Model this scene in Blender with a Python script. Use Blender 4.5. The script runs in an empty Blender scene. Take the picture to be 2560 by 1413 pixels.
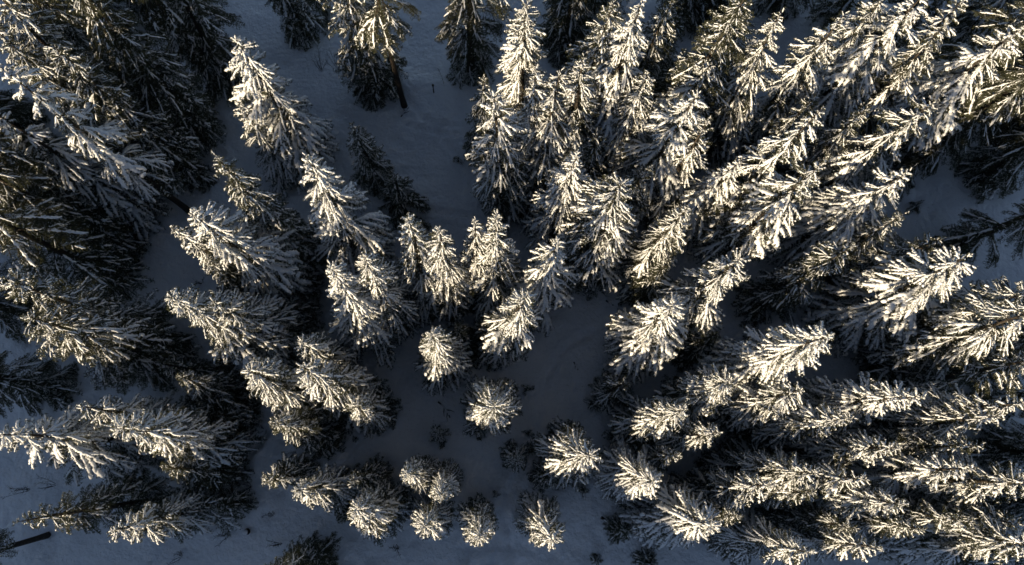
import bpy, math, random
import numpy as np
from mathutils import Vector, Matrix, noise

scene = bpy.context.scene
COL = scene.collection
rnd = random.Random(11)
R_ = math.radians

# ------------------------------------------------------------------ camera
cam_d = bpy.data.cameras.new('camera')
cam_d.sensor_width = 36.0
cam_d.lens = 24.0
cam_d.clip_start = 0.5
cam_d.clip_end = 3000.0
cam = bpy.data.objects.new('camera', cam_d)
COL.objects.link(cam)
rx = (0.9993213, -0.0092648, -0.0356525)
ry = (0.0, 0.9678547, -0.2515099)
rz = (0.0368366, 0.2513392, 0.9671978)
cam.matrix_world = Matrix(((rx[0], rx[1], rx[2], 0), (ry[0], ry[1], ry[2], 0), (rz[0], rz[1], rz[2], 60.0), (0, 0, 0, 1)))
scene.camera = cam

# ------------------------------------------------------------------ light
SUN_EL = R_(13.0)
SUN_AZ = R_(180.0 + 38.0)          # compass bearing of the sun, clockwise from +Y
sun_dir = Vector((math.sin(SUN_AZ) * math.cos(SUN_EL), math.cos(SUN_AZ) * math.cos(SUN_EL), math.sin(SUN_EL)))
world = bpy.data.worlds.new('World')
scene.world = world
world.use_nodes = True
wn = world.node_tree.nodes
wl = world.node_tree.links
bg = wn.get('Background')
sky = wn.new('ShaderNodeTexSky')
sky.sky_type = 'NISHITA'
sky.sun_disc = False
sky.sun_elevation = SUN_EL
sky.sun_rotation = SUN_AZ
sky.altitude = 3000.0
sky.air_density = 0.7
sky.dust_density = 0.7
sky.ozone_density = 1.0
wl.new(sky.outputs['Color'], bg.inputs['Color'])
bg.inputs['Strength'].default_value = 0.085
sun_d = bpy.data.lights.new('sun', 'SUN')
sun_d.energy = 5.0
sun_d.angle = R_(1.2)
sun_d.color = (1.0, 0.91, 0.74)
sun = bpy.data.objects.new('sun', sun_d)
COL.objects.link(sun)
sun.location = (0, 0, 120)
sun.rotation_euler = (-sun_dir).to_track_quat('-Z', 'Y').to_euler()
scene.view_settings.view_transform = 'Standard'
scene.view_settings.look = 'None'
scene.view_settings.exposure = 0.72
scene.view_settings.use_white_balance = True
scene.view_settings.white_balance_temperature = 8000.0
scene.view_settings.white_balance_tint = 10.0
scene.view_settings.gamma = 1.0
scene.view_settings.use_curve_mapping = False
scene.cycles.use_adaptive_sampling = True
scene.cycles.adaptive_threshold = 0.03
scene.cycles.max_bounces = 4
scene.cycles.diffuse_bounces = 2
scene.cycles.transmission_bounces = 2

# ------------------------------------------------------------------ helpers
def principled(name, rough):
    m = bpy.data.materials.new(name)
    m.use_nodes = True
    b = m.node_tree.nodes['Principled BSDF']
    b.inputs['Roughness'].default_value = rough
    b.inputs['Specular IOR Level'].default_value = 0.25
    return m, m.node_tree.nodes, m.node_tree.links, b

def noise_ramp(n, l, scale, stops, detail=4.0):
    tc = n.new('ShaderNodeTexCoord')
    t = n.new('ShaderNodeTexNoise')
    t.inputs['Scale'].default_value = scale
    t.inputs['Detail'].default_value = detail
    l.new(tc.outputs['Object'], t.inputs['Vector'])
    r = n.new('ShaderNodeValToRGB')
    e = r.color_ramp.elements
    e[0].position, e[0].color = stops[0][0], (*stops[0][1], 1)
    e[1].position, e[1].color = stops[-1][0], (*stops[-1][1], 1)
    for p, c in stops[1:-1]:
        k = e.new(p)
        k.color = (*c, 1)
    l.new(t.outputs['Fac'], r.inputs['Fac'])
    return tc, r

def bump(n, l, b, tc, scale, strength, dist):
    t = n.new('ShaderNodeTexNoise')
    t.inputs['Scale'].default_value = scale
    t.inputs['Detail'].default_value = 6.0
    l.new(tc.outputs['Object'], t.inputs['Vector'])
    k = n.new('ShaderNodeBump')
    k.inputs['Strength'].default_value = strength
    k.inputs['Distance'].default_value = dist
    l.new(t.outputs['Fac'], k.inputs['Height'])
    l.new(k.outputs['Normal'], b.inputs['Normal'])

def mat_snow_ground():
    m, n, l, b = principled('snow_ground', 0.65)
    tc, r = noise_ramp(n, l, 0.35, [(0.3, (0.74, 0.76, 0.79)), (0.7, (0.83, 0.84, 0.86))], 8)
    l.new(r.outputs['Color'], b.inputs['Base Color'])
    # needle litter and twig scraps shed on the snow
    lt = n.new('ShaderNodeTexNoise')
    lt.inputs['Scale'].default_value = 7.0
    lt.inputs['Detail'].default_value = 3.0
    l.new(tc.outputs['Object'], lt.inputs['Vector'])
    lr = n.new('ShaderNodeMapRange')
    lr.inputs['From Min'].default_value = 0.66
    lr.inputs['From Max'].default_value = 0.76
    lr.inputs['To Max'].default_value = 0.55
    l.new(lt.outputs['Fac'], lr.inputs['Value'])
    mx = n.new('ShaderNodeMix')
    mx.data_type = 'RGBA'
    l.new(lr.outputs['Result'], mx.inputs['Factor'])
    l.new(r.outputs['Color'], mx.inputs['A'])
    mx.inputs['B'].default_value = (0.22, 0.20, 0.17, 1)
    l.new(mx.outputs['Result'], b.inputs['Base Color'])
    bump(n, l, b, tc, 2.2, 0.8, 0.22)
    return m

def mat_snow():
    m, n, l, b = principled('snow', 0.6)
    tc, r = noise_ramp(n, l, 5.0, [(0.3, (0.80, 0.81, 0.82)), (0.7, (0.88, 0.88, 0.89))])
    l.new(r.outputs['Color'], b.inputs['Base Color'])
    bump(n, l, b, tc, 14.0, 0.5, 0.05)
    return m

def mat_needle():
    m, n, l, b = principled('needles', 0.6)
    tc, r = noise_ramp(n, l, 9.0, [(0.3, (0.036, 0.042, 0.024)), (0.55, (0.075, 0.078, 0.045)), (0.75, (0.13, 0.135, 0.105))], 3)
    l.new(r.outputs['Color'], b.inputs['Base Color'])
    tr = n.new('ShaderNodeBsdfTranslucent')
    tr.inputs['Color'].default_value = (0.16, 0.17, 0.07, 1)
    mx = n.new('ShaderNodeMixShader')
    mx.inputs['Fac'].default_value = 0.22
    out = n['Material Output']
    l.new(b.outputs['BSDF'], mx.inputs[1])
    l.new(tr.outputs['BSDF'], mx.inputs[2])
    l.new(mx.outputs['Shader'], out.inputs['Surface'])
    return m

def mat_bark(name='bark', c0=(0.035, 0.026, 0.02), c1=(0.06, 0.048, 0.038)):
    m, n, l, b = principled(name, 0.85)
    tc, r = noise_ramp(n, l, 6.0, [(0.35, c0), (0.7, c1)], 6)
    l.new(r.outputs['Color'], b.inputs['Base Color'])
    bump(n, l, b, tc, 18.0, 0.8, 0.04)
    return m

M_GROUND = mat_snow_ground()
M_SNOW = mat_snow()
M_NEEDLE = mat_needle()
M_BARK = mat_bark()
M_TWIG = mat_bark('twig_bark', (0.03, 0.022, 0.018), (0.07, 0.05, 0.04))
M_POST = mat_bark('post_wood', (0.05, 0.035, 0.025), (0.10, 0.075, 0.05))

class MB:
    """collects verts / faces with a material slot each"""
    def __init__(s):
        s.v, s.f, s.m, s.sm = [], [], [], []
    def face(s, pts, mi=0, smooth=False):
        k = len(s.v)
        s.v.extend(pts)
        s.f.append(tuple(range(k, k + len(pts))))
        s.m.append(mi)
        s.sm.append(smooth)
    def grid(s, rings, mi, closed=True, smooth=True, cap=True):
        k = len(s.v)
        n = len(rings[0])
        for r in rings:
            s.v.extend(r)
        for i in range(len(rings) - 1):
            for j in range(n if closed else n - 1):
                a, b = k + i * n + j, k + i * n + (j + 1) % n
                s.f.append((a, b, b + n, a + n))
                s.m.append(mi)
                s.sm.append(smooth)
        if cap and closed:
            s.f.append(tuple(k + j for j in reversed(range(n))))
            s.f.append(tuple(k + (len(rings) - 1) * n + j for j in range(n)))
            s.m += [mi, mi]
            s.sm += [smooth, smooth]
    def tube(s, pts, rads, mi, n=6, wob=0.0, rr=rnd):
        rings = []
        for i, p in enumerate(pts):
            a = pts[max(i - 1, 0)]
            b = pts[min(i + 1, len(pts) - 1)]
            t = (b - a).normalized()
            x = t.cross(Vector((0.13, 0.31, 0.94)))
            if x.length < 1e-3:
                x = t.cross(Vector((1, 0, 0)))
            x.normalize()
            y = t.cross(x)
            ring = []
            for j in range(n):
                an = 2 * math.pi * j / n
                q = rads[i] * (1 + wob * rr.uniform(-1, 1))
                ring.append(p + x * (math.cos(an) * q) + y * (math.sin(an) * q))
            rings.append(ring)
        s.grid(rings, mi)
    def mesh(s, name, mats):
        me = bpy.data.meshes.new(name)
        me.from_pydata([tuple(p) for p in s.v], [], s.f)
        for m in mats:
            me.materials.append(m)
        me.polygons.foreach_set('material_index', s.m)
        me.polygons.foreach_set('use_smooth', s.sm)
        me.update()
        return me

def link(name, data, parent=None, loc=(0, 0, 0), rot=(0, 0, 0), scale=(1, 1, 1)):
    o = bpy.data.objects.new(name, data)
    o.location = loc
    o.rotation_euler = rot
    o.scale = scale
    if parent is not None:
        o.parent = parent
    COL.objects.link(o)
    return o

def tag(o, label, cat, group=None):
    o['label'] = label
    o['category'] = cat
    if group:
        o['group'] = group
    return o

# ------------------------------------------------------------------ the trees' places: x, y, height, crown radius, snow load, bare trunk share, label
TREES = [
    (-26.8, 25.48, 20.98, 2.46, 1, 0.1, "tall spruce with small sunlit crest, left of the clearing's dark upper edge"),
    (-27.26, 21.98, 25.24, 2.35, 3, 0.4, 'spruce with sunlit snowy top cut by left edge, below the upper left corner'),
    (-26.72, 29.27, 25.32, 2.43, 0, 0.12, 'dark shaded spruce beside the upper left crest, its foot at the clearing'),
    (-26.38, 34.69, 23.82, 2.52, 0, 0.3, 'dark spruce at the top left with bare trunk foot showing on snow'),
    (-24.75, 34.49, 23.14, 2.61, 0, 0.05, 'dark spruce at the top left with foliage down to the snow'),
    (-31.15, 27.12, 25.04, 2.73, 1, 0.1, 'shaded spruce filling the upper left corner with long snowy boughs'),
    (-31.49, 25.87, 22.29, 2.11, 1, 0.1, 'small bright snowy crest at left edge just under the upper left corner'),
    (-31.2, 21.99, 19.42, 2.76, 3, 0.12, 'spruce with sunlit yellowish crest leaning out at left edge, third crest down'),
    (-33.75, 19.77, 24.28, 2.65, 0, 0.3, 'dark spruce on the left with bare trunk foot beside a curved log'),
    (-32.68, 15.35, 25.12, 3.03, 0, 0.05, 'broad dark spruce on the left edge above a fallen stick'),
    (-32.77, 18.29, 22.88, 2.65, 0, 0.1, 'dark spruce at left edge between two broader dark spruces'),
    (-28.11, 10.05, 22.17, 2.27, 1, 0.1, 'slim shaded spruce at left edge with thin snow line along its stem'),
    (-27.61, 8.28, 20.11, 2.89, 1, 0.06, 'wide spruce at left with small lit crest and comb of snowy boughs'),
    (-23.21, 7.24, 11.2, 1.48, 0, 0.05, 'small olive-lit dark spruce right of the wide comb-boughed spruce'),
    (-36.91, 5.99, 21.07, 2.23, 0, 0.05, 'dark spruce poking in from left edge over pale snow'),
    (-27.75, 1.35, 21.36, 2.86, 3, 0.06, 'longest sunlit spruce entering from left edge near the lower left'),
    (-24.95, 2.87, 18, 1.97, 2, 0.06, 'sunlit spruce with bright crest just above the long left-edge spruce'),
    (-20.99, 0.78, 21.23, 1.74, 2, 0.06, 'sunlit spruce overlapping the long left-edge spruce on its right'),
    (-21.5, -0.99, 14, 1.91, 0, 0.06, 'dark speckled spruce right below the sunlit pair at lower left'),
    (-26.76, -3.19, 18.6, 1.73, 0, 0.18, 'dark spruce at the lower left corner behind a brighter one'),
    (-22.59, -3.57, 17.52, 1.74, 2, 0.05, 'bright-crested spruce nearest the lower left corner'),
    (-20.06, -3.34, 5.84, 1.01, 0, 0.05, 'small round shaded spruce at the foot of the lower left bright-crested spruce'),
    (-35.6, -5.91, 20, 1.84, 1, 0.35, 'spruce showing only its dark trunk foot at the left edge, lower corner'),
    (-21.34, 5.01, 13.16, 1.77, 1, 0.05, 'shaded spruce with small lit star-shaped crest, left of centre low'),
    (-19.97, 3.49, 7.22, 0.95, 0, 0.05, 'small dark round spruce between star-crested spruce and pale snow'),
    (-21.99, 3.54, 8.42, 1.24, 0, 0.05, 'dark low spruce under the star-crested spruce'),
    (-16.4, 26.89, 20.78, 2.96, 3, 0.08, "brilliant sunlit spruce with heavy arms at the clearing's left side"),
    (-18.43, 25.77, 14.89, 2.24, 2, 0.08, 'sunlit spruce leaning on the foot of the brilliant heavy-armed spruce'),
    (-11, 17.03, 22.41, 2.74, 3, 0.12, 'bright broad-armed spruce with bare trunk foot, below the heavy-armed one'),
    (-16.26, 17.4, 21.63, 2.45, 1, 0.06, 'brownish half-lit spruce left of the bright broad-armed spruce'),
    (-17.41, 14.69, 21.97, 3.15, 3, 0.06, 'heavy snowy spruce with splayed arms, leftmost of the sunlit middle group'),
    (-19.96, 14.48, 18.96, 2.45, 2, 0.06, 'sunlit spruce crest sticking out left beneath the splayed-arm spruce'),
    (-19.78, 12.98, 15.03, 1.68, 1, 0.05, 'small brownish lit spruce hanging below the splayed-arm spruce'),
    (-18.42, 9.52, 21.89, 2.68, 2, 0.05, 'long sunlit spruce with twin bulges, its crest at the leftmost point'),
    (-16.46, 9.79, 18.93, 2.26, 2, 0.05, 'sunlit spruce tucked behind the long twin-bulged spruce'),
    (-15.61, 12.02, 7.51, 1.14, 1, 0.3, 'small spruce with thin bare trunk between two sunlit groups'),
    (-9.74, 10.1, 21.24, 2.23, 3, 0.05, 'full sunlit spruce with three clumped crests left of the central row'),
    (-7.86, 12.16, 21.58, 1.78, 2, 0.05, 'narrow sunlit spruce with tiered arms at left end of the central row'),
    (-12.36, 7.64, 16.6, 1.43, 2, 0.05, 'small snowy spruce crest under the full three-clumped spruce'),
    (-10.88, 5.09, 20.23, 1.95, 2, 0.05, 'bushy sunlit spruce lower left of the single centre spruce'),
    (-9.28, 3.34, 14.4, 1.44, 2, 0.05, 'greyish snowy spruce overlapping the bushy spruce on its right'),
    (-14.86, 4.65, 18.32, 2.08, 2, 0.05, 'sunlit spruce beside pale snow, left of the bushy spruce'),
    (-13.89, 2.19, 16.16, 1.7, 1, 0.05, 'half-lit spruce under the sunlit one beside pale snow'),
    (-14.53, -0.98, 13.43, 1.16, 1, 0.05, 'slim spruce with pointed lit tip reaching left over pale snow'),
    (-11.51, -1.72, 15.46, 1.68, 2, 0.05, 'fan-shaped greyish spruce with small lit centre beside slim pointed spruce'),
    (-8.86, -0.98, 12.55, 1.33, 1, 0.05, 'shaded frosty spruce right of the fan-shaped spruce'),
    (-8.07, -3.68, 16.76, 1.65, 2, 0.05, 'spruce with brilliant lower-left crest, left of bottom row'),
    (-11, -4.1, 5.85, 0.82, 0, 0.05, 'low shaded spruce half hidden left of the bottom row'),
    (-5.09, -1.15, 17.64, 1.09, 2, 0.05, 'left spruce of the star-shaped touching pair at bottom centre'),
    (-2.9, -1.49, 17.64, 1.09, 2, 0.05, 'right spruce of the star-shaped touching pair at bottom centre'),
    (-4.19, -4.28, 17.48, 1.26, 2, 0.05, 'sunlit spruce in the bottom row, below the star-shaped pair'),
    (-0.55, -4.32, 17, 1.21, 2, 0.05, 'single radiant star-shaped spruce in the middle of the bottom row'),
    (4.05, -4.49, 16.62, 1.36, 2, 0.05, 'sunlit star-shaped spruce at right end of the bottom row'),
    (-12.86, -7.62, 17.84, 1.61, 0, 0.05, 'dark spruce cut by the bottom edge, left of the bottom row'),
    (-0.13, 3.81, 18.08, 2.06, 2, 0.05, 'single round sunlit spruce above the bottom row'),
    (1.4, 5.76, 10.29, 0.92, 1, 0.05, 'thin frosty shaded spruce right behind the single round spruce'),
    (-3.86, 8.31, 18.71, 2.05, 2, 0.05, 'single conical spruce standing alone in the centre'),
    (-1.98, 10.01, 8.83, 0.94, 0, 0.05, 'small dark spruce just right of the lone conical spruce'),
    (-5.19, 13.95, 21.89, 2.06, 2, 0.05, 'first spruce of the central row, wide and bright'),
    (-3.01, 13.99, 21.15, 1.63, 2, 0.05, 'second spruce of the central row, with long hanging arms'),
    (-1.11, 15.04, 19.08, 1.33, 2, 0.05, 'third narrow spruce of the central row'),
    (0.66, 14.21, 21.19, 2.04, 2, 0.05, 'fourth spruce of the central row, with spread snowy arms'),
    (-11.73, 15.67, 7.64, 1.34, 1, 0.05, 'low frosty shaded spruce beside the narrow tiered spruce'),
    (0.89, 10.19, 21.93, 2.46, 2, 0.05, "big bushy spruce in front of the central row's right end"),
    (4.31, 13.55, 19.4, 2.29, 3, 0.05, 'symmetrical tiered spruce right of the central row'),
    (-18.18, 40.98, 22.4, 2.49, 1, 0.1, 'spruce foot hanging in from the top edge, left of the clearing'),
    (-8.22, 33.14, 26.64, 2.37, 0, 0.52, 'open-crowned spruce with long bare trunk at top of the clearing'),
    (-10.67, 34.97, 24.73, 2.51, 1, 0.06, 'thick snowy spruce left of the long bare trunk'),
    (-1.85, 37.29, 25.76, 2.84, 0, 0.1, 'shaded spruce hanging in from the top edge, right of the bare trunk'),
    (-10.18, 24.88, 12.92, 1.93, 1, 0.05, 'bent shaded columnar spruce standing in the clearing'),
    (-7.63, 22.19, 8.51, 2.21, 0, 0.05, 'low round dark spruce at the foot of the bent columnar spruce'),
    (-0.81, 28.44, 14.56, 1.35, 1, 0.08, "slim shaded spruce at the clearing's right side"),
    (3.19, 29.01, 22.26, 2.5, 2, 0.06, 'tall bright spruce touching the top edge right of the clearing'),
    (3.04, 24.81, 20.65, 1.88, 2, 0.06, 'narrow spruce overlapping the foot of the tall top-edge spruce'),
    (1.04, 22.69, 21.6, 2.43, 2, 0.06, 'bright spruce right of the slim shaded one, left of a twin'),
    (3.92, 23.05, 20.42, 2.45, 2, 0.06, 'bright spruce, right one of the twins below the narrow spruce'),
    (5.65, 19.77, 19.54, 2.6, 3, 0.1, 'spruce with drooping heavy arms below the bright twins'),
    (7.53, 40, 23.32, 2.72, 0, 0.06, 'dark narrow spruce skirt at the top, right of the top-edge bright spruce'),
    (7.25, 29.24, 23.08, 3, 1, 0.06, 'shaded snowy spruce hanging from the top edge, left of a bright crest'),
    (9.48, 27.34, 23.46, 2.97, 3, 0.06, 'bright high crest near the top edge, right of centre'),
    (7.2, 25.4, 22, 2.87, 2, 0.06, 'bright broad spruce in front of the high top crest'),
    (10.88, 25.53, 18.91, 2.12, 2, 0.06, 'slender sunlit spruce right of the bright broad spruce'),
    (11.5, 30.99, 20.6, 2.66, 1, 0.06, 'dim snowy spruce behind the high top crest'),
    (12.93, 23.32, 21.27, 2.96, 3, 0.06, 'bright spruce with thick snowy stem, upper right of centre'),
    (8.42, 22.65, 15.84, 1.67, 1, 0.06, 'small shaded spruce between two bright upper spruces'),
    (15.37, 22.04, 18.7, 2.2, 2, 0.06, 'spruce with crest just right of the thick-stemmed spruce'),
    (17.89, 21.17, 16.17, 2.43, 3, 0.06, 'spruce with long snowy left arm, right of the thick-stemmed spruce'),
    (11.02, 20.63, 15.62, 1.74, 1, 0.06, 'small half-lit crest behind the large bright central-right spruce'),
    (8.69, 16.76, 20.89, 3.59, 2, 0.08, 'largest bright spruce right of centre, with many long snowy arms'),
    (13.18, 16.29, 17.52, 2.03, 2, 0.1, 'leaning half-lit spruce right of the largest bright spruce'),
    (13.65, 14.05, 11.13, 1.7, 0, 0.05, 'shaded spruce below the leaning half-lit spruce'),
    (15.59, 11.53, 19.42, 2.58, 2, 0.05, 'bushy brilliant spruce crest with rounded yellowish top, right of the path'),
    (12.26, 9.25, 18.26, 2.47, 3, 0.05, 'finger-armed sunlit spruce just below the rounded bushy one'),
    (17.41, 9.22, 8.83, 1.33, 0, 0.05, 'small dark spruce behind the finger-armed spruce'),
    (24.66, 13.22, 17.54, 2.14, 1, 0.05, 'slim grey frosted spruce with straight stem, right of the path'),
    (19.99, 7.27, 20.95, 2.36, 3, 0.05, "long spruce pointing right with bright crest, right of the path's bend"),
    (16.36, 4.11, 16.56, 1.97, 2, 0.05, 'sunlit spruce with fanned arms below the long right-pointing spruce'),
    (12.47, 2.86, 16.7, 2.15, 2, 0.05, 'bushy sunlit spruce left of the fanned-arm spruce'),
    (14.98, 1.82, 14.4, 1.68, 2, 0.05, 'spruce crest sticking out right below the bushy sunlit spruce'),
    (12.81, 0, 12.86, 1.15, 1, 0.05, 'small spruce crest above the bent-arm spruce'),
    (11.05, -0.73, 15.58, 1.83, 3, 0.05, 'spruce with long bent snowy arm reaching left'),
    (9.87, 5.3, 8.64, 1.3, 1, 0.05, 'frosty shaded young spruce left of the bushy sunlit spruce'),
    (6.47, 0.31, 17.52, 2.67, 2, 0.05, "big round sunlit spruce right of the path's lower end"),
    (6.42, 1.8, 10.15, 1.11, 0, 0.05, 'dark spruce behind the big round sunlit spruce'),
    (4.55, -1.07, 7.19, 1.05, 1, 0.05, 'low shaded spruce left under the big round sunlit spruce'),
    (13.91, -3.99, 16.67, 2.32, 3, 0.05, 'large finger-armed spruce at the bottom, right of centre'),
    (16.28, -3.89, 14.41, 1.29, 1, 0.05, 'dim spruce tip behind the large bottom finger-armed spruce'),
    (11.03, -5.47, 5.9, 0.9, 0, 0.03, 'low shaded spruce left of the large bottom finger-armed spruce'),
    (14.05, -2.72, 4.78, 0.76, 0, 0.03, 'tiny shaded spruce above the large bottom finger-armed spruce'),
    (17.14, -2.34, 16.85, 1.66, 2, 0.05, 'bright spruce left end of the lower right chain of crests'),
    (20.7, -2.51, 15.26, 1.3, 1, 0.05, 'small crest second in the lower right chain'),
    (20.02, -0.5, 16.99, 1.83, 2, 0.05, "bright bushy crest above the lower right chain's left end"),
    (23.55, -1.16, 16.48, 1.77, 2, 0.05, 'bright spiky crest in the middle of the lower right chain'),
    (25.84, -2.09, 17.6, 1.92, 2, 0.05, 'bright spruce right end of the lower right chain of crests'),
    (30.21, -1.3, 17.71, 2.09, 3, 0.05, 'snowy spruce with upright spikes near the right edge, low'),
    (32.31, 2.45, 18.02, 2.04, 2, 0.05, 'long bright spruce pointing at the right edge, lower right'),
    (26, 0.96, 17.26, 1.54, 2, 0.05, 'smaller bright crest left of the long right-edge spruce'),
    (31.23, 0.98, 16.74, 1.55, 1, 0.05, 'dim crest just under the long right-edge spruce'),
    (22.26, 2.45, 17.69, 1.76, 2, 0.05, 'spruce with yellowish crest below the broad star spruce'),
    (26.03, 4.3, 19.26, 2.44, 3, 0.05, 'broad star-like spruce with dazzling arms, lower right'),
    (20.39, 4.41, 16.22, 1.56, 2, 0.05, 'spruce with soft snowy arms left of the broad star-like spruce'),
    (19.5, -5.74, 17.36, 1.66, 2, 0.05, 'bright spruce crest at the bottom edge, left of two'),
    (23.81, -5.77, 17.3, 1.73, 2, 0.05, 'bright spruce crest at the bottom edge, right of two'),
    (26.85, -4.05, 15.78, 1.52, 1, 0.05, 'dim frosty spruce above the right bottom-edge crest'),
    (24.19, -3.97, 14.63, 1.37, 1, 0.05, 'dim frosty spruce above the left bottom-edge crest'),
    (29.98, -3.6, 16.4, 1.6, 1, 0.05, 'shaded spruce with small lit tip near the lower right corner'),
    (33.42, -1.5, 18.86, 2.23, 2, 0.05, 'snowy spruce cut by the right edge, low'),
    (32.9, -5.32, 18.55, 2.2, 2, 0.05, 'snowy spruce cut by right edge at the lower right corner'),
    (34.13, -3.66, 15.87, 1.61, 1, 0.05, 'shaded spruce at right edge just above the corner one'),
    (33.15, 3.83, 19.91, 2.11, 2, 0.05, 'bright crest cut by the right edge above the long pointing spruce'),
    (30.76, 11.6, 19.9, 3.63, 3, 0.05, 'huge bright spruce with upright spikes and long boughs at right'),
    (35.74, 11.66, 18.15, 3.2, 2, 0.05, 'snowy spruce right of the huge one, cut by right edge'),
    (34.7, 8.04, 20.28, 3.01, 2, 0.05, 'bright boughs at the right edge below the huge spruce'),
    (35.46, 6.04, 18.86, 2.82, 1, 0.05, 'shaded spruce at right edge under the bright boughs'),
    (31.67, 15.63, 15.94, 1.89, 1, 0.05, 'small spruce with spiky lit crest above the huge right spruce'),
    (29.52, 16.72, 15.38, 1.61, 1, 0.05, 'thin lit crest left of the small spiky crest at right'),
    (27.93, 18.97, 19.22, 3.17, 3, 0.05, 'big bright spruce with heavy snow at right, below the open snow gap'),
    (20.87, 17.76, 21.58, 2.51, 2, 0.25, 'spruce with bare trunk foot and rounded lit top, right of centre'),
    (29.95, 23.46, 19.58, 3.03, 2, 0.05, 'spruce with bright needle-like crest and long snowy boughs, upper right'),
    (27.8, 25.15, 16.51, 1.55, 1, 0.05, 'small dim crest left of the needle-crested spruce'),
    (24.2, 26.18, 16.55, 1.76, 1, 0.05, 'dim grey spruce tip above the bare-trunk spruce crests'),
    (19.92, 20.15, 23.75, 2.41, 2, 0.3, 'spruce with long bare trunk and tiered crest, upper right of centre'),
    (36.97, 29.4, 20.11, 3.11, 3, 0.05, 'bright spruce with heavy arms touching the upper right edge'),
    (33.46, 29.56, 19.44, 2.7, 2, 0.05, 'bright leaning crest left of the heavy-armed upper right spruce'),
    (34.33, 31.76, 19.61, 2.93, 2, 0.05, 'bright spruce at the top edge above the leaning crest'),
    (28.33, 30.12, 22.73, 3.26, 3, 0.05, 'spruce with thick white arms at the top edge, upper right'),
    (20.81, 29.03, 21.19, 2.65, 2, 0.05, 'bright crest left end of the top right ridge of crests'),
    (24.26, 29.88, 21.3, 2.66, 2, 0.05, 'bright crest in the middle of the top right ridge of crests'),
    (27.44, 30.69, 20.75, 2.48, 2, 0.05, 'bright crest right of the middle on the top right ridge'),
    (18.33, 29.38, 19.26, 2.26, 1, 0.05, 'yellow-tipped spruce left of the top right ridge'),
    (15.18, 27.4, 19.09, 2.24, 2, 0.05, 'sunlit spruce just left of the yellow-tipped spruce'),
    (15.12, 28.41, 25.14, 2.97, 0, 0.05, 'dark spruce with fanned boughs hanging from the top edge'),
    (15.29, 33.88, 15, 1.61, 0, 0.05, 'narrow dark spruce tip near the top edge right of the high crest'),
    (14.65, 31.65, 11.64, 1.62, 0, 0.05, 'small dark spruce in the gap below the narrow dark tip'),
    (39.52, 31.42, 22.28, 3.51, 0, 0.05, 'dark spruce in the upper right corner'),
    (41.42, 29.02, 21.41, 3.09, 0, 0.05, 'dark spruce on right edge beneath the upper right corner'),
    (49.26, 30.49, 22.32, 3.11, 0, 0.2, 'dark spruce at right edge with a leaning bare trunk foot'),
    (46.56, 31.42, 23.76, 2.47, 0, 0.25, 'dark spruce at right edge with thin bare stem over open snow'),
    (48.02, 26.77, 23.37, 3.04, 0, 0.05, 'dark spruce reaching in from right edge above open snow'),
    (42.36, 18.97, 25.27, 2.7, 0, 0.05, 'long dark spruce skirt entering from right edge below the open snow'),
    (39.33, 26.37, 6.83, 1.54, 0, 0.05, 'small shaded spruce standing at the edge of the open snow gap'),
    (-31.89, 42.56, 23.76, 2.59, 0, 0.08, "dark spruce at the top edge, furthest left foot in the clearing's corner"),
    (-36.21, 40.15, 23.5, 2.74, 0, 0.08, 'dark spruce deep in the upper left thicket, near the top edge'),
    (-41.13, 42.31, 23.63, 2.75, 0, 0.08, 'dark spruce deep in the upper left corner thicket, cut by top edge'),
    (-34.16, 33.7, 22.95, 2.51, 0, 0.08, 'dark spruce in the middle of the upper left thicket'),
    (-43.54, 29.73, 22.48, 2.78, 0, 0.08, 'dark spruce at the left edge in the upper thicket'),
    (-40.74, 26.14, 22.2, 2.75, 0, 0.08, 'dark spruce at left edge under the second sunlit crest'),
    (10.36, 44.59, 23.03, 2.99, 0, 0.05, 'dark spruce skirt at top edge, left of the high crest'),
    (19.34, 43.43, 21.6, 2.59, 0, 0.05, 'dark spruce skirt at top edge, right of the high crest'),
    (23.14, 44.49, 23.17, 3.01, 0, 0.05, 'dark spruce at top edge left of the fanned dark boughs'),
    (29.26, 45.37, 23.32, 2.81, 0, 0.05, 'dark spruce at top edge behind the yellow-tipped spruce'),
    (35.12, 43.39, 21.77, 2.82, 0, 0.05, 'dark spruce behind the left part of the top right ridge'),
    (39.86, 41.15, 21.65, 2.81, 0, 0.05, 'dark spruce behind the middle of the top right ridge'),
    (45.45, 39.44, 21.58, 2.8, 1, 0.05, 'shaded spruce behind the right part of the top right ridge'),
    (51, 37.74, 21.51, 3, 0, 0.05, 'dark spruce right behind the heavy-armed upper right spruce'),
    (44.73, 5.2, 17.64, 2.01, 1, 0.05, 'shaded spruce at right edge between bright crest and long pointing spruce'),
    (44.25, 0.68, 17.31, 1.97, 1, 0.05, 'shaded spruce at right edge right below the long pointing spruce'),
    (44.24, -3.31, 17.02, 1.94, 1, 0.05, 'shaded spruce at right edge beside the upright-spiked spruce'),
    (40.05, -7.18, 16.69, 1.74, 1, 0.05, 'shaded spruce at bottom edge near the lower right corner'),
    (42.03, 8.77, 17.87, 2.5, 0, 0.05, 'dark spruce below the huge bright right spruce'),
    (-39.37, 11.85, 17.26, 2.03, 0, 0.05, 'dark spruce at left edge above the lit comb-boughed spruce'),
    (-42.98, 20.65, 19.14, 2.41, 0, 0.05, 'darkest spruce at the left edge halfway up'),
]

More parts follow.
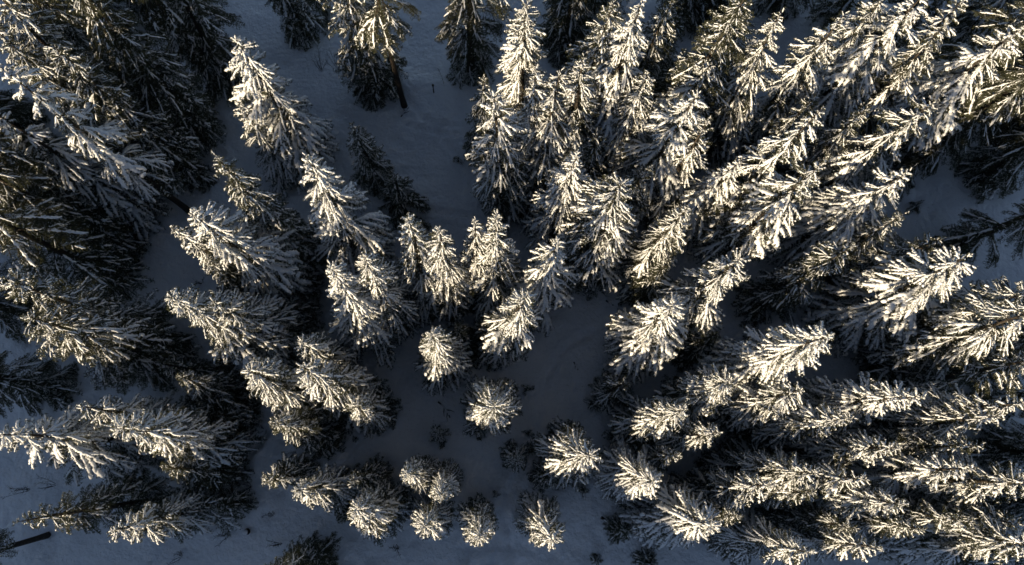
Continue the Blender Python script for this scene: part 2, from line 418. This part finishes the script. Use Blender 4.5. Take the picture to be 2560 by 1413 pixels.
# ------------------------------------------------------------------ ground
PATH = [(22.9, 11.6), (20.6, 10.9), (17.3, 11.2), (12.2, 12.4), (10.1, 11.4), (7.7, 10.2), (6.3, 8.8), (5.3, 7.3), (4.7, 5.4), (4.2, 3.3), (3.7, 1.3), (2.9, -1.0), (1.5, -3.6), (0.4, -9), (-1.5, -18)]
TRACKS = [[(-9, 31.5), (-4, 30.2), (1, 31.2), (6, 34)], [(-9, 32.4), (-3, 31.0), (2, 32.3), (7, 35.4)],
          [(-16, 42), (-9, 35), (-2, 27), (3, 23)], [(-14, 20.5), (-7, 22.5), (0, 21.5)], [(-20, 8), (-24, 14), (-22, 22)],
          [(-24, -6), (-20, 0), (-17, 4.5)], [(-27, -8), (-22, -2), (-18, 3)], [(2.6, -10), (1.6, -4), (1.2, 2)]]

def smooth_line(pts, step=0.3):
    out = []
    P = [Vector((*p, 0)) for p in pts]
    P = [P[0]] + P + [P[-1]]
    for i in range(1, len(P) - 2):
        p0, p1, p2, p3 = P[i - 1:i + 3]
        n = max(2, int((p2 - p1).length / step))
        for k in range(n):
            t = k / n
            q = 0.5 * ((2 * p1) + (p2 - p0) * t + (2 * p0 - 5 * p1 + 4 * p2 - p3) * t * t + (3 * p1 - p0 - 3 * p2 + p3) * t ** 3)
            out.append((q.x, q.y))
    return np.array(out)

SHADE_HILL = 30.0
def base_height(x, y):
    s = min(1.0, max(0.0, (-16.0 - y) / 60.0))
    e = min(1.0, max(0.0, (-93.0 - x) / 26.0))  # left end of the added slope rises higher to darken the left-hand trees
    shade_hill = (SHADE_HILL + 16.0 * e * e * (3 - 2 * e)) * (s * s * (3 - 2 * s)) * (1 + 0.10 * noise.noise(Vector((x * 0.03, 3.3, 2.2))))   # unseen slope, added to keep the low sun off the forest floor
    return shade_hill + (0.7 * noise.noise(Vector((x * 0.045, y * 0.045, 1.7))) + 0.25 * noise.noise(Vector((x * 0.16, y * 0.16, 5.1)))
            + 0.07 * noise.noise(Vector((x * 0.6, y * 0.6, 9.1))))

def axis(a, b, step, far):
    lo = [a - v for v in far[::-1]]
    hi = [b + v for v in far]
    return np.array(lo + list(np.arange(a, b + 1e-6, step)) + hi)

def build_ground():
    far = [3, 8, 16, 30, 60, 120, 250, 600]
    xs = np.concatenate([[-700., -400., -250., -180.], np.arange(-150, -62, 4.0), axis(-62, 74, 0.34, far)[8:]])
    ys = np.concatenate([[-600., -300., -160., -110.], np.arange(-90, -26, 2.0), axis(-26, 66, 0.34, far)[8:]])
    X, Y = np.meshgrid(xs, ys)
    Z = np.zeros_like(X)
    for j in range(len(ys)):
        for i in range(len(xs)):
            Z[j, i] = base_height(xs[i], ys[j])
    def near(fn, cx, cy, rad):
        i0, i1 = np.searchsorted(xs, [cx - rad, cx + rad])
        j0, j1 = np.searchsorted(ys, [cy - rad, cy + rad])
        if i1 > i0 and j1 > j0:
            fn(slice(j0, j1), slice(i0, i1))
    for t in TREES:
        def well(a, b, t=t):
            d = np.hypot(X[a, b] - t[0], Y[a, b] - t[1])
            rr = max(0.5, t[3] * 0.55)
            Z[a, b] += -0.28 * np.exp(-(d / rr) ** 2) + 0.13 * np.exp(-((d - rr * 2.1) / (rr * 0.8)) ** 2)
        near(well, t[0], t[1], 6)
    def groove(line, width, depth, berm, wob):
        D = np.full_like(X, 99.0)
        for p in line:
            def upd(a, b, p=p):
                D[a, b] = np.minimum(D[a, b], np.hypot(X[a, b] - p[0], Y[a, b] - p[1]))
            near(upd, p[0], p[1], 2.5)
        Z[:] += -depth * np.exp(-(D / width) ** 2) + berm * np.exp(-((D - width * 2) / width) ** 2)
    groove(smooth_line(PATH), 0.30, 0.30, 0.16, 0)
    for tr in TRACKS:
        groove(smooth_line(tr), 0.24, 0.16, 0.08, 0)
    # footprints trampled across the bottom centre
    fr = random.Random(5)
    for k in range(260):
        cx, cy = fr.gauss(1.5, 3.5), fr.gauss(-7.5, 2.2)
        def dent(a, b):
            d = np.hypot(X[a, b] - cx, Y[a, b] - cy)
            Z[a, b] -= 0.11 * np.exp(-(d / 0.3) ** 2)
        near(dent, cx, cy, 1.2)
    # pits where snow has dropped from the boughs
    for k in range(1500):
        t = fr.choice(TREES)
        an, rd = fr.uniform(0, 6.28), t[3] * fr.uniform(0.5, 2.6)
        cx, cy, w = t[0] + rd * math.cos(an), t[1] + rd * math.sin(an), fr.uniform(0.25, 0.5)
        dp = fr.uniform(0.06, 0.2)
        def pit(a, b):
            d = np.hypot(X[a, b] - cx, Y[a, b] - cy)
            Z[a, b] += -dp * np.exp(-(d / w) ** 2) + 0.35 * dp * np.exp(-((d - 1.7 * w) / (0.6 * w)) ** 2)
        near(pit, cx, cy, 1.6)
    ny, nx = X.shape
    V = np.stack([X.ravel(), Y.ravel(), Z.ravel()], 1)
    idx = np.arange(nx * ny).reshape(ny, nx)
    F = np.stack([idx[:-1, :-1].ravel(), idx[:-1, 1:].ravel(), idx[1:, 1:].ravel(), idx[1:, :-1].ravel()], 1)
    me = bpy.data.meshes.new('ground')
    me.vertices.add(len(V))
    me.vertices.foreach_set('co', V.ravel())
    me.loops.add(F.size)
    me.loops.foreach_set('vertex_index', F.ravel())
    me.polygons.add(len(F))
    me.polygons.foreach_set('loop_start', np.arange(0, F.size, 4))
    me.polygons.foreach_set('use_smooth', np.ones(len(F), bool))
    me.update()
    me.validate()
    me.materials.append(M_GROUND)
    o = link('ground', me)
    o['kind'] = 'structure'
    o['label'] = 'shaded blue-grey snow covering the forest floor'
    def height(x, y):
        i = min(max(np.searchsorted(xs, x) - 1, 0), nx - 2)
        j = min(max(np.searchsorted(ys, y) - 1, 0), ny - 2)
        u = (x - xs[i]) / (xs[i + 1] - xs[i])
        v = (y - ys[j]) / (ys[j + 1] - ys[j])
        return float((Z[j, i] * (1 - u) + Z[j, i + 1] * u) * (1 - v) + (Z[j + 1, i] * (1 - u) + Z[j + 1, i + 1] * u) * v)
    return height

ground_z = build_ground()

# ------------------------------------------------------------------ boughs (shared meshes, real size in metres)
def make_bough(L, seed, snow):
    """a spruce bough along +X: forked woody stems, side twigs, hanging twigs, needles, snow load"""
    r = random.Random(seed)
    mb = MB()                                   # slots: 0 needles, 1 snow, 2 bark
    sag = r.uniform(0.06, 0.16)
    side = r.uniform(-0.10, 0.10)
    ph = r.uniform(0, 6.3)
    def C(s):
        return Vector((L * s * (1 - 0.05 * s), L * (side * s * s + 0.02 * math.sin(6 * s + ph)), L * (-sag * s * s + 0.10 * max(0, s - 0.7) ** 1.5)))
    def blade(p, d, ln, w):
        d = d.normalized()
        x = d.cross(Vector((r.uniform(-1, 1), r.uniform(-1, 1), r.uniform(-1, 1))))
        if x.length < 0.05:
            return
        x.normalize()
        mb.face([p - x * w, p + x * w, p + d * ln], 0)
    def fur(pts, dens, ln, w):
        for i in range(len(pts) - 1):
            a, b = pts[i], pts[i + 1]
            t = (b - a)
            if t.length < 1e-4:
                continue
            tn = t.normalized()
            for _ in range(max(1, int(t.length * dens + r.random()))):
                p = a + t * r.random()
                q = Vector((r.gauss(0, 1), r.gauss(0, 1), r.gauss(0, 0.8)))
                q = (q - tn * q.dot(tn)).normalized()
                blade(p, tn * r.uniform(0.4, 1.2) + q, ln * r.uniform(0.6, 1.3), w)
    def pad(pts, hw, hh, n=7):
        """lumpy snow lying along a line of points"""
        rings = []
        m = len(pts)
        for i, p in enumerate(pts):
            a, b = pts[max(i - 1, 0)], pts[min(i + 1, m - 1)]
            t = (b - a).normalized()
            x = Vector((-t.y, t.x, 0))
            if x.length < 1e-4:
                x = Vector((0, 1, 0))
            x.normalize()
            e = math.sin(math.pi * (i + 0.35) / (m - 0.3)) ** 0.45
            wl = hw * e * r.uniform(0.6, 1.3)
            wr = hw * e * r.uniform(0.5, 1.35)
            h = hh * e * r.uniform(0.6, 1.35)
            ring = []
            for j in range(n):
                an = 2 * math.pi * j / n + 0.3
                cx, cz = math.cos(an), math.sin(an)
                z = cz * h if cz > 0 else cz * h * 0.45
                ring.append(p + x * (cx * (wl if cx < 0 else wr)) + Vector((0, 0, z + h * 0.25)) + t * r.uniform(-0.2, 0.2) * hw)
            rings.append(ring)
        mb.grid(rings, 1)
    def crumb(p, q):
        o = [Vector((q * r.uniform(.6, 1.3), 0, 0)), Vector((0, q * r.uniform(.6, 1.3), 0)), Vector((0, 0, q * r.uniform(.5, .8)))]
        k = len(mb.v)
        mb.v.extend([p + o[0], p + o[1], p - o[0], p - o[1], p + o[2]])
        for f in ((0, 1, 4), (1, 2, 4), (2, 3, 4), (3, 0, 4)):
            mb.f.append(tuple(k + i for i in f)); mb.m.append(1); mb.sm.append(True)
    dens, bl, bw = 60, 0.095, 0.012
    # the fingers: the main stem and the forks leaving it
    fingers = [(C, L, 0.10)]
    for k in range(0 if L < 0.7 else (1 if L < 1.2 else (2 if L < 2 else 3 + (L > 2.8)))):
        s0 = 0.18 + 0.42 * (k + r.random() * 0.7) / 3.2
        sg = (1 if (k + seed) % 2 else -1)
        an = sg * R_(r.uniform(20, 36))
        fl = L * (1 - s0) * r.uniform(0.62, 0.95)
        p0 = C(s0)
        fs = r.uniform(0.05, 0.22)
        bend = -sg * r.uniform(0.05, 0.20)
        def F(s, p0=p0, an=an, fl=fl, fs=fs, bend=bend, tilt=-sag * s0 * 1.6):
            return p0 + Vector((math.cos(an) * fl * s - bend * math.sin(an) * fl * s * s, math.sin(an) * fl * s + bend * fl * s * s, fl * (tilt * s - fs * s * s)))
        fingers.append((F, fl, 0.05))
    for fi, (F, fl, start) in enumerate(fingers):
        n = max(4, int(fl / 0.3))
        rb = 0.016 * math.sqrt(L) * (1 if fi == 0 else 0.6)
        mb.tube([F(i / n) for i in range(n + 1)], [0.005 + rb * (1 - i / n) for i in range(n + 1)], 2, 4)
        fur([F(start + (1 - start) * i / 8) for i in range(9)], dens, bl, bw)
        s = start + 0.03
        sgn = 1
        while s < 0.985:
            sgn = -sgn
            prof = min(1.0, 0.45 + s * 1.7) * (1.0 - 0.75 * max(0.0, (s - 0.4) / 0.6))
            ln = min(0.36, (0.07 + 0.115 * fl * prof) * r.uniform(0.6, 1.35))
            an = sgn * R_(r.uniform(32, 66))
            t = (F(min(1, s + 0.02)) - F(s - 0.02)).normalized()
            sd_ = Vector((-t.y, t.x, 0)).normalized()
            p0 = F(s)
            d = t * math.cos(an) + sd_ * math.sin(an) + Vector((0, 0, r.uniform(-0.15, 0.12)))
            droop = r.uniform(0.25, 0.75)
            pts = [p0 + d * (ln * k / 3) + Vector((0, 0, -droop * ln * (k / 3) ** 2)) for k in range(4)]
            fur(pts, dens, bl * 0.95, bw)
            if r.random() < snow * 0.30:
                u = r.uniform(0.65, 1.0)
                hw = r.uniform(0.022, 0.046) * (0.6 + 0.4 * snow)
                pad([p0 + (pts[3] - p0) * (u * k / 3) + Vector((0, 0, droop * ln * 0.2 * math.sin(math.pi * k / 3) + 0.012)) for k in range(4)], hw, hw * 0.8, 5)
            for _ in range(int(1.0 * snow + r.random())):
                crumb(pts[r.randrange(1, 4)] + Vector((r.uniform(-.07, .07), r.uniform(-.07, .07), r.uniform(0, .05))), r.uniform(0.012, 0.032))
            if r.random() < 0.5:
                h0 = pts[r.randrange(0, 3)]
                hl = r.uniform(0.10, 0.26) * (0.6 + 0.2 * L)
                fur([h0, h0 + Vector((r.uniform(-.04, .06), r.uniform(-.05, .05), -hl * .5)), h0 + Vector((r.uniform(-.04, .08), r.uniform(-.06, .06), -hl))], dens * 0.8, bl, bw)
            s += 0.058 / max(fl, 0.5) * r.uniform(0.8, 1.25)
        # snow lying along the stem, in broken lumps
        s0 = start + r.uniform(0.02, 0.12)
        base = (0.029 + 0.0125 * L) * (0.62 + 0.42 * snow) * r.uniform(0.85, 1.2) * (1.3 if fi == 0 else 0.95) * (1.35 if snow > 1.2 else 1.0)
        while s0 < 0.93:
            ln = r.uniform(0.15, 0.5) if snow < 0.8 else r.uniform(0.45, 0.95)
            s1 = min(0.98, s0 + ln)
            if r.random() < 0.18 + snow * 0.66:
                hw = base * r.uniform(0.75, 1.25)
                k = max(4, int((s1 - s0) * fl / 0.07))
                pad([F(s0 + (s1 - s0) * i / k) + Vector((0, r.uniform(-.015, .015), 0.022)) for i in range(k + 1)], hw, hw * 0.85, 7)
            s0 = s1 + r.uniform(0.0, 0.05)
    return mb.mesh('bough', [M_NEEDLE, M_SNOW, M_BARK])

SIZES = (0.55, 1.0, 1.6, 2.3, 3.1)
SNOWS = (0.28, 0.62, 1.0, 1.4)
BOUGH = {}
sd = 100
for si, L in enumerate(SIZES):
    for wi, w in enumerate(SNOWS):
        BOUGH[si, wi] = []
        for k in range((6 if si < 3 else 5) if wi < 3 else 4):
            sd += 1
            BOUGH[si, wi].append(make_bough(L, sd, w * (0.85 + 0.06 * k) if w < 1 else w))

def trunk_mesh(h, seed, rad):
    r = random.Random(seed)
    mb = MB()
    n = 12
    bx, by = r.uniform(-.012, .012), r.uniform(-.012, .012)
    p1 = r.uniform(0, 6)
    def P(t):
        return Vector((h * (bx * math.sin(3 * t + p1) - bx * math.sin(p1)), h * (by * math.sin(2.5 * t + p1 * 2) - by * math.sin(p1 * 2)), h * t))
    pts = [P(i / n) for i in range(n + 1)]
    pts[0] = pts[0] + Vector((0, 0, -0.5))
    rad_ = [rad * (1.25 if i == 0 else (1 - i / n) ** 0.85 + 0.03) for i in range(n + 1)]
    mb.tube(pts, rad_, 0, 9, 0.10, r)
    return mb.mesh('trunk', [M_BARK]), P

GOLD = math.pi * (3 - math.sqrt(5))
NB = [0]

def spruce(i, x, y, h, rad, snow, clear, label, name='spruce_tree', group='snow-covered spruces of the forest'):
    r = random.Random(1000 + i)
    z = ground_z(x, y)
    root = link(name, None, None, (x, y, z), (R_(r.gauss(0, 1.5)), R_(r.gauss(0, 1.5)), 0))
    root.empty_display_size = 0.5
    tag(root, label, 'tree' if name == 'spruce_tree' else 'sapling', group)
    me, P = trunk_mesh(h * 0.985, i, (0.07 + 0.0115 * h) * (0.75 if clear > 0.3 else 1.0))
    link('trunk', me, root)
    z0 = max(0.25, clear * h)
    z1 = h * 0.975
    span = z1 - z0
    shape = r.uniform(0.52, 0.80)
    knee = r.uniform(0.62, 0.88)
    thin = (1.22 if snow == 3 else r.uniform(0.95, 1.42)) if clear < 0.3 else 1.7
    lop = r.uniform(0, 6.28)
    lopa = r.uniform(0.0, 0.28)
    an = r.uniform(0, 6.28)
    zz = z0
    while zz < z1:
        t = (zz - z0) / span                                  # 0 bottom .. 1 top
        prof = min(1.0, ((1 - t) / knee)) ** shape * min(1.0, 0.84 + t * 1.2)
        wl = rad * prof * 1.42 + 0.20
        nw = r.choice((4, 5, 5, 6)) if wl > 0.6 else r.choice((4, 5))
        nw = max(3, round(nw / (1 + 0.5 * (thin - 1))))
        an = r.uniform(0, 6.28)
        gap = 0.7 if r.random() < 0.07 else 0.07               # now and then a tier has lost most of its boughs
        for k in range(nw + (1 if r.random() < 0.5 else 0)):
            if r.random() < gap:
                continue
            ba = an + 6.2832 * k / nw + r.gauss(0, 0.20)
            ln = wl * r.uniform(0.62, 1.2) * (1 + lopa * math.cos(ba - lop))
            if k == nw:
                ba += 0.7
                ln *= 0.65
            elif r.random() < 0.05:
                ln *= 1.22
            zb = min(z1, max(0.2, zz + r.gauss(0, 0.10)))
            pitch = -44 + 20 * t + 34 * max(0.0, t - 0.74) / 0.26 + r.gauss(0, 6)   # degrees above level
            ln2 = min(4.6, ln * 0.98 / max(0.62, math.cos(R_(pitch))))
            si = min(range(5), key=lambda q: abs(math.log(ln2 / SIZES[q])))
            w = snow
            if r.random() < 0.28:
                w = min(3, max(0, w + r.choice((-1, -1, 1) if snow == 3 else (-1, 1))))
            if t < 0.35 and snow > 0 and r.random() < 0.5:
                w = max(0, w - 1)
            sc = ln2 / SIZES[si]
            link('bough', r.choice(BOUGH[si, w]), root, P(min(1, zb / (h * 0.985))), (R_(r.gauss(0, 9)), -R_(pitch), ba), (sc, sc * r.uniform(0.88, 1.15), sc ** 0.7))
            NB[0] += 1
        zz += (0.24 + 0.17 * wl) * thin * r.uniform(0.8, 1.2) * (1.0 if h > 5 else 0.7)
    # leader: short boughs raised round the tip
    for k in range(4):
        si = 0
        sc = r.uniform(0.4, 0.75)
        p = P(1.0 - 0.012 * k)
        link('bough', r.choice(BOUGH[0, snow]), root, p, (R_(r.gauss(0, 10)), -R_(r.uniform(35, 80)), an + k * 2.4), (sc, sc, sc))
        NB[0] += 1
    return root

for i, (x, y, h, rad, snow, clear, label) in enumerate(TREES):
    spruce(i, x, y, h, rad, snow, clear, label)

# ------------------------------------------------------------------ young spruces on the open snow
SAPLINGS = [
    ((-3.95, 1.99), 2.8, 0.85, 2, 'small round frosted spruce alone between star-shaped pair and round spruce'),
    ((2.55, 0.10), 4.2, 0.95, 2, 'frosted young spruce left of the path, below the single round spruce'),
    ((-16.21, 43.15), 1.7, 0.55, 1, 'tiny young spruce near the top edge in the clearing'),
    ((-17.36, 40.43), 1.1, 0.35, 1, 'tiniest spruce seedling beside the top-edge spruce foot, clearing left'),
    ((-2.88, 27.43), 0.7, 0.5, 1, 'dark low tuft alone in the clearing above the central row'),
    ((0.90, -2.77), 0.6, 0.45, 1, 'half buried tuft in a round snow hollow above the bottom row'),
    ((3.51, 5.99), 0.8, 0.5, 1, 'dark snow-capped tuft right of the single round spruce, beside the path'),
    ((3.42, 2.30), 0.5, 0.35, 1, 'very small dark tuft on the path side above the frosted young spruce'),
    ((-11.07, 1.75), 0.6, 0.5, 1, 'flat dark tuft on shaded snow above the bottom fan-shaped spruces'),
    ((9.15, -7.99), 1.1, 0.55, 1, 'low tuft at the bottom edge right of the bottom row'),
    ((13.20, -8.07), 2.4, 0.8, 1, 'young spruce at bottom edge under the large finger-armed spruce'),
    ((40.61, 23.35), 1.4, 0.7, 1, 'dark young bush spruce at the near edge of the right snow gap'),
    ((-35.69, 4.83), 2.4, 0.9, 1, 'small dark spruce left of the bright lower left crests'),
    ((23.21, 10.64), 0.7, 0.4, 1, 'dark tuft at the right end of the path'),
    ((-1.31, 8.35), 1.6, 0.6, 1, 'small dark young spruce under the big bushy centre spruce'),
    ((9.12, 4.73), 1.8, 0.6, 1, 'dark young spruce beside the frosty shaded one right of the path'),
    ((8.13, -2.45), 1.2, 0.55, 1, 'low dark tuft below the big round sunlit spruce'),
    ((10.67, -2.94), 0.6, 0.35, 1, 'tiny dark tuft under the long bent snowy arm'),
]
for k, ((x, y), h, rad, snow, label) in enumerate(SAPLINGS):
    spruce(800 + k, x, y, h, rad, snow, 0.02, label, 'spruce_sapling', 'young spruces on the open snow')

# ------------------------------------------------------------------ leafless shrubs
def bare_shrub(k, x, y, h, label, n=None, spread=0.45):
    r = random.Random(900 + k)
    z = ground_z(x, y)
    root = link('bare_shrub', None, None, (x, y, z))
    tag(root, label, 'shrub', 'leafless shrubs in the snow')
    for s in range(n or r.randrange(4, 7)):
        mb = MB()
        a = r.uniform(0, 6.28)
        hh = h * r.uniform(0.6, 1.05)
        lean = spread * r.uniform(0.3, 1.1)
        d = Vector((math.cos(a) * lean, math.sin(a) * lean, 1)).normalized()
        p0 = Vector((math.cos(a) * 0.06, math.sin(a) * 0.06, -0.15))
        pts = [p0]
        for i in range(6):
            d = (d + Vector((r.uniform(-.12, .12), r.uniform(-.12, .12), 0.03))).normalized()
            pts.append(pts[-1] + d * hh / 6)
        mb.tube(pts, [0.015 * (1 - i / 7) + 0.005 for i in range(7)], 0, 5)
        for i in range(2, 7):
            for _ in range(3):
                e = (d * 0.7 + Vector((r.uniform(-1, 1), r.uniform(-1, 1), r.uniform(0, .5)))).normalized()
                ln = hh * r.uniform(0.12, 0.3)
                q = [pts[i], pts[i] + e * ln * 0.5 + Vector((0, 0, .03)), pts[i] + e * ln + Vector((0, 0, .1 * ln))]
                mb.tube(q, [0.008, 0.006, 0.004], 0, 4)
        link('stem', mb.mesh('stem', [M_TWIG]), root)
    return root

SHRUBS = [
    ((-16.31, 36.55), 2.6, 'leafless shrub on the clearing, left one of two'),
    ((-14.80, 36.62), 2.6, 'leafless shrub on the clearing, right one of two'),
    ((-25.68, 15.39), 2.2, 'leafless branching shrub left of the splayed-arm spruce'),
    ((-15.97, 0.72), 2.4, 'leafless shrub above the slim pointed spruce'),
    ((-19.60, -2.09), 2.6, 'largest leafless shrub on pale snow left of the slim pointed spruce'),
    ((-7.24, -7.05), 1.6, 'leafless shrub at the bottom edge left of the bottom row'),
    ((-17.59, -4.47), 1.8, 'leafless shrub on pale snow under the slim pointed spruce'),
    ((-16.75, -6.70), 1.6, 'leafless shrub right above the dark bottom-edge spruce'),
    ((-37.58, -2.39), 2.4, 'faint leafless shrub on pale snow at the far left, low'),
    ((-35.40, -1.98), 2.0, 'faint leafless shrub under the long left-edge sunlit spruce'),
    ((-11.18, 19.70), 2.4, 'dark twiggy shrub behind the narrow tiered spruce'),
    ((-21.31, -6.16), 1.5, 'leafless shrub on pale snow left of a small stump'),
    ((-24.67, -7.58), 1.5, 'leafless shrub at the bottom edge, lower left'),
    ((10.66, 14.61), 1.4, 'small leafless shrub on the path side below the largest bright spruce'),
    ((-18.87, 2.47), 1.6, 'leafless shrub beside the half-lit spruce on pale snow'),
]
for k, ((x, y), h, label) in enumerate(SHRUBS):
    bare_shrub(k, x, y, h, label)
x, y = (-4.48, 35.32)
bare_shrub(50, x, y, 2.6, 'thin leafless stem right of the trail post', 1, 0.12)

# ------------------------------------------------------------------ fallen wood, stump, post
def fallen(k, name, p, ln, ang, rad, label, cat, curve=0.0, forks=0):
    r = random.Random(950 + k)
    x, y = p
    root = link(name, None, None, (x, y, ground_z(x, y)), (0, 0, ang))
    tag(root, label, cat)
    mb = MB()
    pts = [Vector((ln * (i / 7 - 0.5), curve * ln * math.sin(math.pi * i / 7), rad * 0.5 + 0.04 * r.random() + 0.12)) for i in range(8)]
    mb.tube(pts, [rad * (1.1 - 0.5 * i / 7) for i in range(8)], 0, 8, 0.1, r)
    link('stem', mb.mesh('stem', [M_BARK]), root)
    for f in range(forks):
        mb = MB()
        a = pts[3 + f]
        s = 1 if f % 2 else -1
        q = [a, a + Vector((ln * .16, s * ln * .16, .05)), a + Vector((ln * .36, s * ln * .27, .04))]
        mb.tube(q, [rad * .6, rad * .45, rad * .2], 0, 6)
        link('branch', mb.mesh('branch', [M_BARK]), root)
    mb = MB()
    rings = []
    for i in range(1, 7):
        p_ = pts[i]
        e = math.sin(math.pi * i / 7) ** .4
        rings.append([p_ + Vector((r.uniform(-.02, .02), math.cos(2 * math.pi * j / 7) * rad * 0.8 * e, rad * .55 + (math.sin(2 * math.pi * j / 7)) * rad * .5 * e)) for j in range(7)])
    mb.grid(rings, 0)
    link('snow_cap', mb.mesh('snow_cap', [M_SNOW]), root)

fallen(0, 'fallen_log', (10.15, -5.02), 1.3, -0.65, 0.12, 'short fallen log on shaded snow left of the large finger-armed spruce', 'log')
fallen(1, 'fallen_stick', (11.03, 13.72), 0.8, -0.6, 0.07, 'short dark stick beside the path below the largest bright spruce', 'stick')
fallen(2, 'fallen_stick', (-31.87, 14.78), 1.0, -0.35, 0.05, 'straight dark stick lying alone on the left snow patch', 'stick')
fallen(3, 'fallen_log', (-32.69, 18.91), 1.3, 0.9, 0.12, 'curved dark log at the upper end of the left snow patch', 'log', 0.22)
fallen(4, 'fallen_stick', (7.87, 8.04), 0.8, -1.1, 0.05, 'small forked stick on the snow right of the path bend', 'stick', 0, 1)
fallen(5, 'fallen_branch', (-3.66, 4.18), 1.7, -0.9, 0.06, 'forked fallen branch on shaded snow left of the single round spruce', 'branch', 0.08, 3)
fallen(6, 'fallen_branch', (-25.52, 29.75), 1.8, -0.4, 0.05, 'thin fallen branch at the foot of the left dark spruces', 'branch', 0.02, 1)
fallen(7, 'fallen_branch', (-8.14, 32.31), 1.4, 1.0, 0.06, 'fallen branch at the foot of the long bare trunk', 'branch', 0.06, 2)

x, y = (-19.58, -5.71)
st = link('tree_stump', None, None, (x, y, ground_z(x, y)))
tag(st, 'small snow-capped stump on pale snow at lower left', 'stump')
mb = MB()
mb.tube([Vector((0, 0, -.3)), Vector((0, 0, .1)), Vector((0.01, 0, .42))], [.30, .24, .21], 0, 12, .1)
link('stump_wood', mb.mesh('stump_wood', [M_BARK]), st)
mb = MB()
mb.tube([Vector((0, 0, .40)), Vector((0, 0, .47)), Vector((0, 0, .54)), Vector((0, 0, .58))], [.19, .22, .17, .06], 0, 12, .06)
link('snow_cap', mb.mesh('snow_cap', [M_SNOW]), st)

x, y = (-5.39, 34.47)
po = link('trail_post', None, None, (x, y, ground_z(x, y)))
tag(po, 'short dark wooden trail post standing on the clearing', 'post')
mb = MB()
mb.tube([Vector((0, 0, -.4)), Vector((0, 0, .6)), Vector((0.02, 0, 1.25))], [.06, .055, .05], 0, 8, .05)
link('pole', mb.mesh('pole', [M_POST]), po)
mb = MB()
mb.tube([Vector((0.02, 0, 1.2)), Vector((0.02, 0, 1.33)), Vector((.02, 0, 1.46))], [.10, .12, .07], 0, 8, .08)
link('head', mb.mesh('head', [M_POST]), po)

print('boughs', NB[0], 'objects', len(scene.objects))
